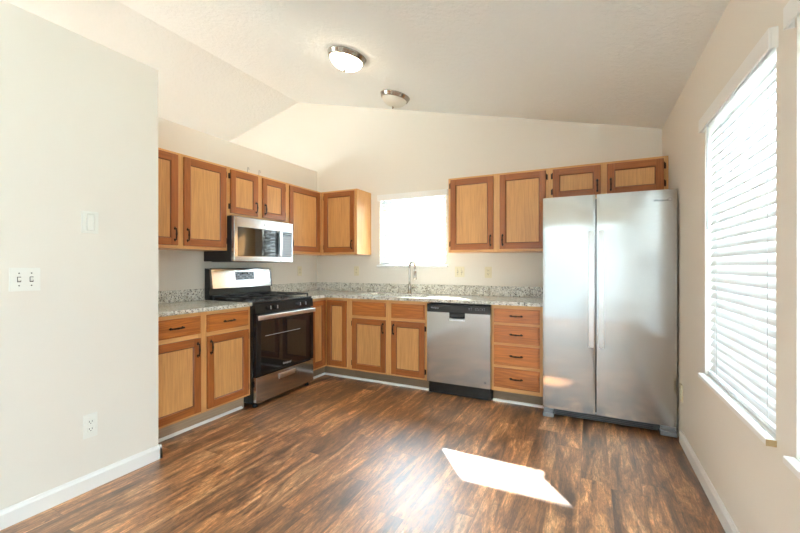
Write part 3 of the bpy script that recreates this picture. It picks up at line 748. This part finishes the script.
# backguard
m = MB(); m.prism([(.022, .917), (.088, .917), (.080, 1.008), (.105, 1.012), (.078, 1.198), (.022, 1.206)], 'y', Y0, Y1, 'black'); bgd = m.build('backguard', t, off)
m = MB(); m.prism([(.1035, 1.018), (.107, 1.018), (.081, 1.200), (.060, 1.209), (.060, 1.2065), (.0775, 1.197)], 'y', Y0 + .022, Y1 - .018, 'steel'); fp = m.build('fascia', bgd, off)
def fx_at(z): return .107 - (z - 1.018) / .182 * .026
m = MB(); za, zb_ = 1.090, 1.172; ya, yb = Y0 + .285, Y0 + .525
m.prism([(fx_at(za), za), (fx_at(za) + .0015, za), (fx_at(zb_) + .0015, zb_), (fx_at(zb_), zb_)], 'y', ya, yb, 'keypad'); dp = m.build('display', bgd, off)
m = MB(); random.seed(4)
for r_, z in enumerate((1.100, 1.118, 1.137, 1.154)):
    for k in range(9):
        y = ya + .014 + k * .026
        if 2 < k < 6 and r_ > 1: continue
        x = fx_at(z + .005) + .0014; m.box(x, x + .0008, y - .006, y + .006 * random.choice((.6, 1)), z, z + .008, 'black' if (k + r_) % 3 else 'lgrey')
x = fx_at(1.15) + .0012; m.box(x - .001, x + .001, ya + .078, ya + .155, 1.137, 1.166, 'black'); m.build('buttons', dp, off)
text('clock_digits', '12:00', dp, (x + .0016 - off[0], ya + .116 - off[1], 1.151), .024, (R(90), 0, R(90)), 'lgrey')

# ------------------------------------------------------------------ microwave (faces +x)
t = empty('microwave', (.2, YC, 1.266)); off = (.2, YC, 1.266); tag(t, 'stainless steel over-the-range microwave under the short wall cabinet', 'microwave')
ZM0, ZM1 = 1.268, 1.682
MB().box(.002, .368, Y0 + .004, Y1 - .004, ZM0 + .003, ZM1, 'blackm', .003).build('body', t, off)
YD = Y0 + .582
m = MB(); m.box(.369, .406, Y0 + .004, YD - .002, ZM0, ZM1 - .004, 'steel', .006)
md = m.build('door', t, off)
MB().box(.4055, .4085, Y0 + .045, YD - .012, 1.318, 1.585, 'bglass', .001).build('window', md, off)
m = MB(); hy = YD - .034; m.prism([(.428, 1.318), (.440, 1.335), (.446, 1.45), (.440, 1.570), (.428, 1.587), (.420, 1.587), (.430, 1.45), (.420, 1.318)], 'y', hy - .014, hy + .014, 'steel_s')
for z in (1.332, 1.573): m.box(.405, .432, hy - .012, hy + .012, z - .013, z + .013, 'steel_s', .003)
m.build('handle', md, off)
m = MB(); m.box(.369, .406, YD + .001, Y1 - .004, ZM0, ZM1 - .004, 'steel', .005); mp_ = m.build('control_panel', t, off)
MB().box(.4055, .4082, YD + .014, Y1 - .022, 1.318, 1.585, 'keypad', .001).build('keypad', mp_, off)
m = MB()
for r_ in range(8):
    for k in range(4):
        y = YD + .034 + k * .031; z = 1.333 + r_ * .026; m.box(.4080, .4087, y - .008, y + .008, z, z + .009, 'lgrey')
m.box(.4080, .4087, YD + .026, Y1 - .034, 1.547, 1.575, 'bglass'); m.build('keys', mp_, off)
m = MB(); mt = Matrix.Translation((.4060, Y0 + .365, 1.630)) @ Matrix.Rotation(R(90), 4, 'Y')
m.lathe([(.009, .0), (.009, .0012), (.0115, .0012), (.0115, 0)], 'grey', 24, mt); m.lathe([(0, .001), (.004, .001), (.004, 0)], 'grey', 12, mt); m.build('emblem', md, off)
m = MB(); m.box(.05, .36, Y0 + .05, Y1 - .05, ZM0 - .002, ZM0 + .0035, 'grey', .001); m.build('vent_panel', t, off)

# ------------------------------------------------------------------ ceiling lights
def clight(x, y, lit, label, r=.170):
    ang = math.atan(SL); z = ceil_z(x)
    t = empty('ceiling_light', (x, y, z)); t.rotation_euler = (0, ang, 0); tag(t, label, 'lamp')
    MB().lathe([(0, -.001), (r * .98, -.001), (r, -.004), (r, -.010), (r * .985, -.013), (r * .93, -.034), (r * .90, -.042), (r * .86, -.044), (r * .80, -.040), (r * .80, -.020)], 'nickel', 48).build('fixture_ring', t)
    pr = [(r * .82, -.036)]
    for k in range(1, 12):
        a = R(k * 90 / 11); pr.append((r * .82 * math.cos(a) + 1e-9, -.036 - .082 * math.sin(a)))
    pr[-1] = (0, -.118)
    MB().lathe(pr, 'lit' if lit else 'frost', 48).build('glass_dome', t)
    MB().lathe([(0, -.116), (.011, -.117), (.013, -.121), (.008, -.124), (.010, -.130), (.007, -.137), (0, -.140)], 'nickel', 16).build('finial', t)
    return t
clight(1.366, -1.305, True, 'lit round ceiling light with a nickel ring and glowing glass dome')
clight(1.392, -.445, False, 'unlit round ceiling light with a nickel ring, nearer the back wall', .160)

# ------------------------------------------------------------------ outlets and switches
def plate(name, label, cat, loc, rz, wd, ht, kind, mat='cream', group=None):
    """local: x across, -y out of the wall, z up, origin at plate centre on the wall"""
    t = empty(name, loc, rz); tag(t, label, cat, group)
    MB().box(-wd / 2, wd / 2, -.006, -.0005, -ht / 2, ht / 2, mat, .002).build('cover_plate', t)
    if kind == 'outlet':
        for z in (-.02, .02):
            m = MB(); m.box(-.017, .017, -.0085, -.006, z - .0145, z + .0145, mat, .004)
            for x in (-.0065, .0065): m.box(x - .0012, x + .0012, -.0089, -.0084, z - .001, z + .008, 'slot')
            m.box(-.0022, .0022, -.0089, -.0084, z - .009, z - .0045, 'slot'); m.build('receptacle', t)
    elif kind == 'switch2':
        for x in (-.023, .023):
            m = MB(); m.box(x - .007, x + .007, -.0068, -.006, -.013, .013, 'slot'); m.build('slot_plate', t)
            m = MB(); m.prism([(-.0065, -.009), (-.016, .002), (-.016, .009), (-.0065, .010)], 'x', x - .0045, x + .0045, mat); m.build('toggle', t)
            m = MB()
            for z in (-.030, .030): m.lathe([(0, .0012), (.003, .001), (.003, 0)], 'slot', 10, Matrix.Translation((x, -.006, z)) @ Matrix.Rotation(R(90), 4, 'X'))
            m.build('screw', t)
    elif kind == 'dome':
        m = MB(); m.box(-.018, .018, -.016, -.006, -.048, .048, mat, .008, 3); m.build('rocker', t)
    elif kind == 'blank':
        m = MB(); m.box(-.016, .016, -.0085, -.006, -.033, .033, mat, .002); m.build('rocker', t)
    return t
G = R(90)
plate('wall_outlet', 'cream outlet in the backsplash corner under the corner wall cabinet', 'outlet', (.622, 0, 1.167), 0, .072, .117, 'outlet')
plate('light_switch', 'cream double light switch on the back wall just right of the sink window', 'switch', (1.960, 0, 1.165), 0, .108, .115, 'switch2')
plate('wall_outlet', 'cream outlet on the back wall near the refrigerator', 'outlet', (2.274, 0, 1.162), 0, .074, .117, 'outlet')
plate('wall_outlet', 'cream outlet above the backsplash just right of the range', 'outlet', (0, -.341, 1.167), G, .072, .117, 'outlet')
plate('light_switch', 'ivory double light switch on the white partition at the left edge', 'switch', (XS, -3.201, 1.163), G, .116, .113, 'switch2', 'ivory')
plate('light_dimmer', 'ivory wall plate with a rounded raised cover, high on the white partition', 'wall plate', (XS, -2.931, 1.468), G, .080, .120, 'dome', 'ivory')
plate('wall_outlet', 'white outlet low on the white partition above the baseboard', 'outlet', (XS, -2.930, .351), G, .068, .130, 'outlet', 'ivory')
plate('wall_outlet', 'cream outlet low on the right wall beside the refrigerator', 'outlet', (W, -.815, .350), -G, .070, .117, 'outlet')
# loose thin cable ends standing on the cabinet above the microwave
for y, x, lb in ((-1.42, .30, 'thin grey cable end on the short cabinet, the left one'), (-1.28, .30, 'thin grey cable end on the short cabinet, the right one')):
    o = MB().tube([(x, y, 0.0015), (x + .002, y, .03), (x - .003, y + .004, .052), (x, y + .014, .055), (x + .002, y + .016, .03)], .0018, 'mgrey', 6).build('cable')
    o.location = (0, 0, UT); tag(o, lb, 'cable')
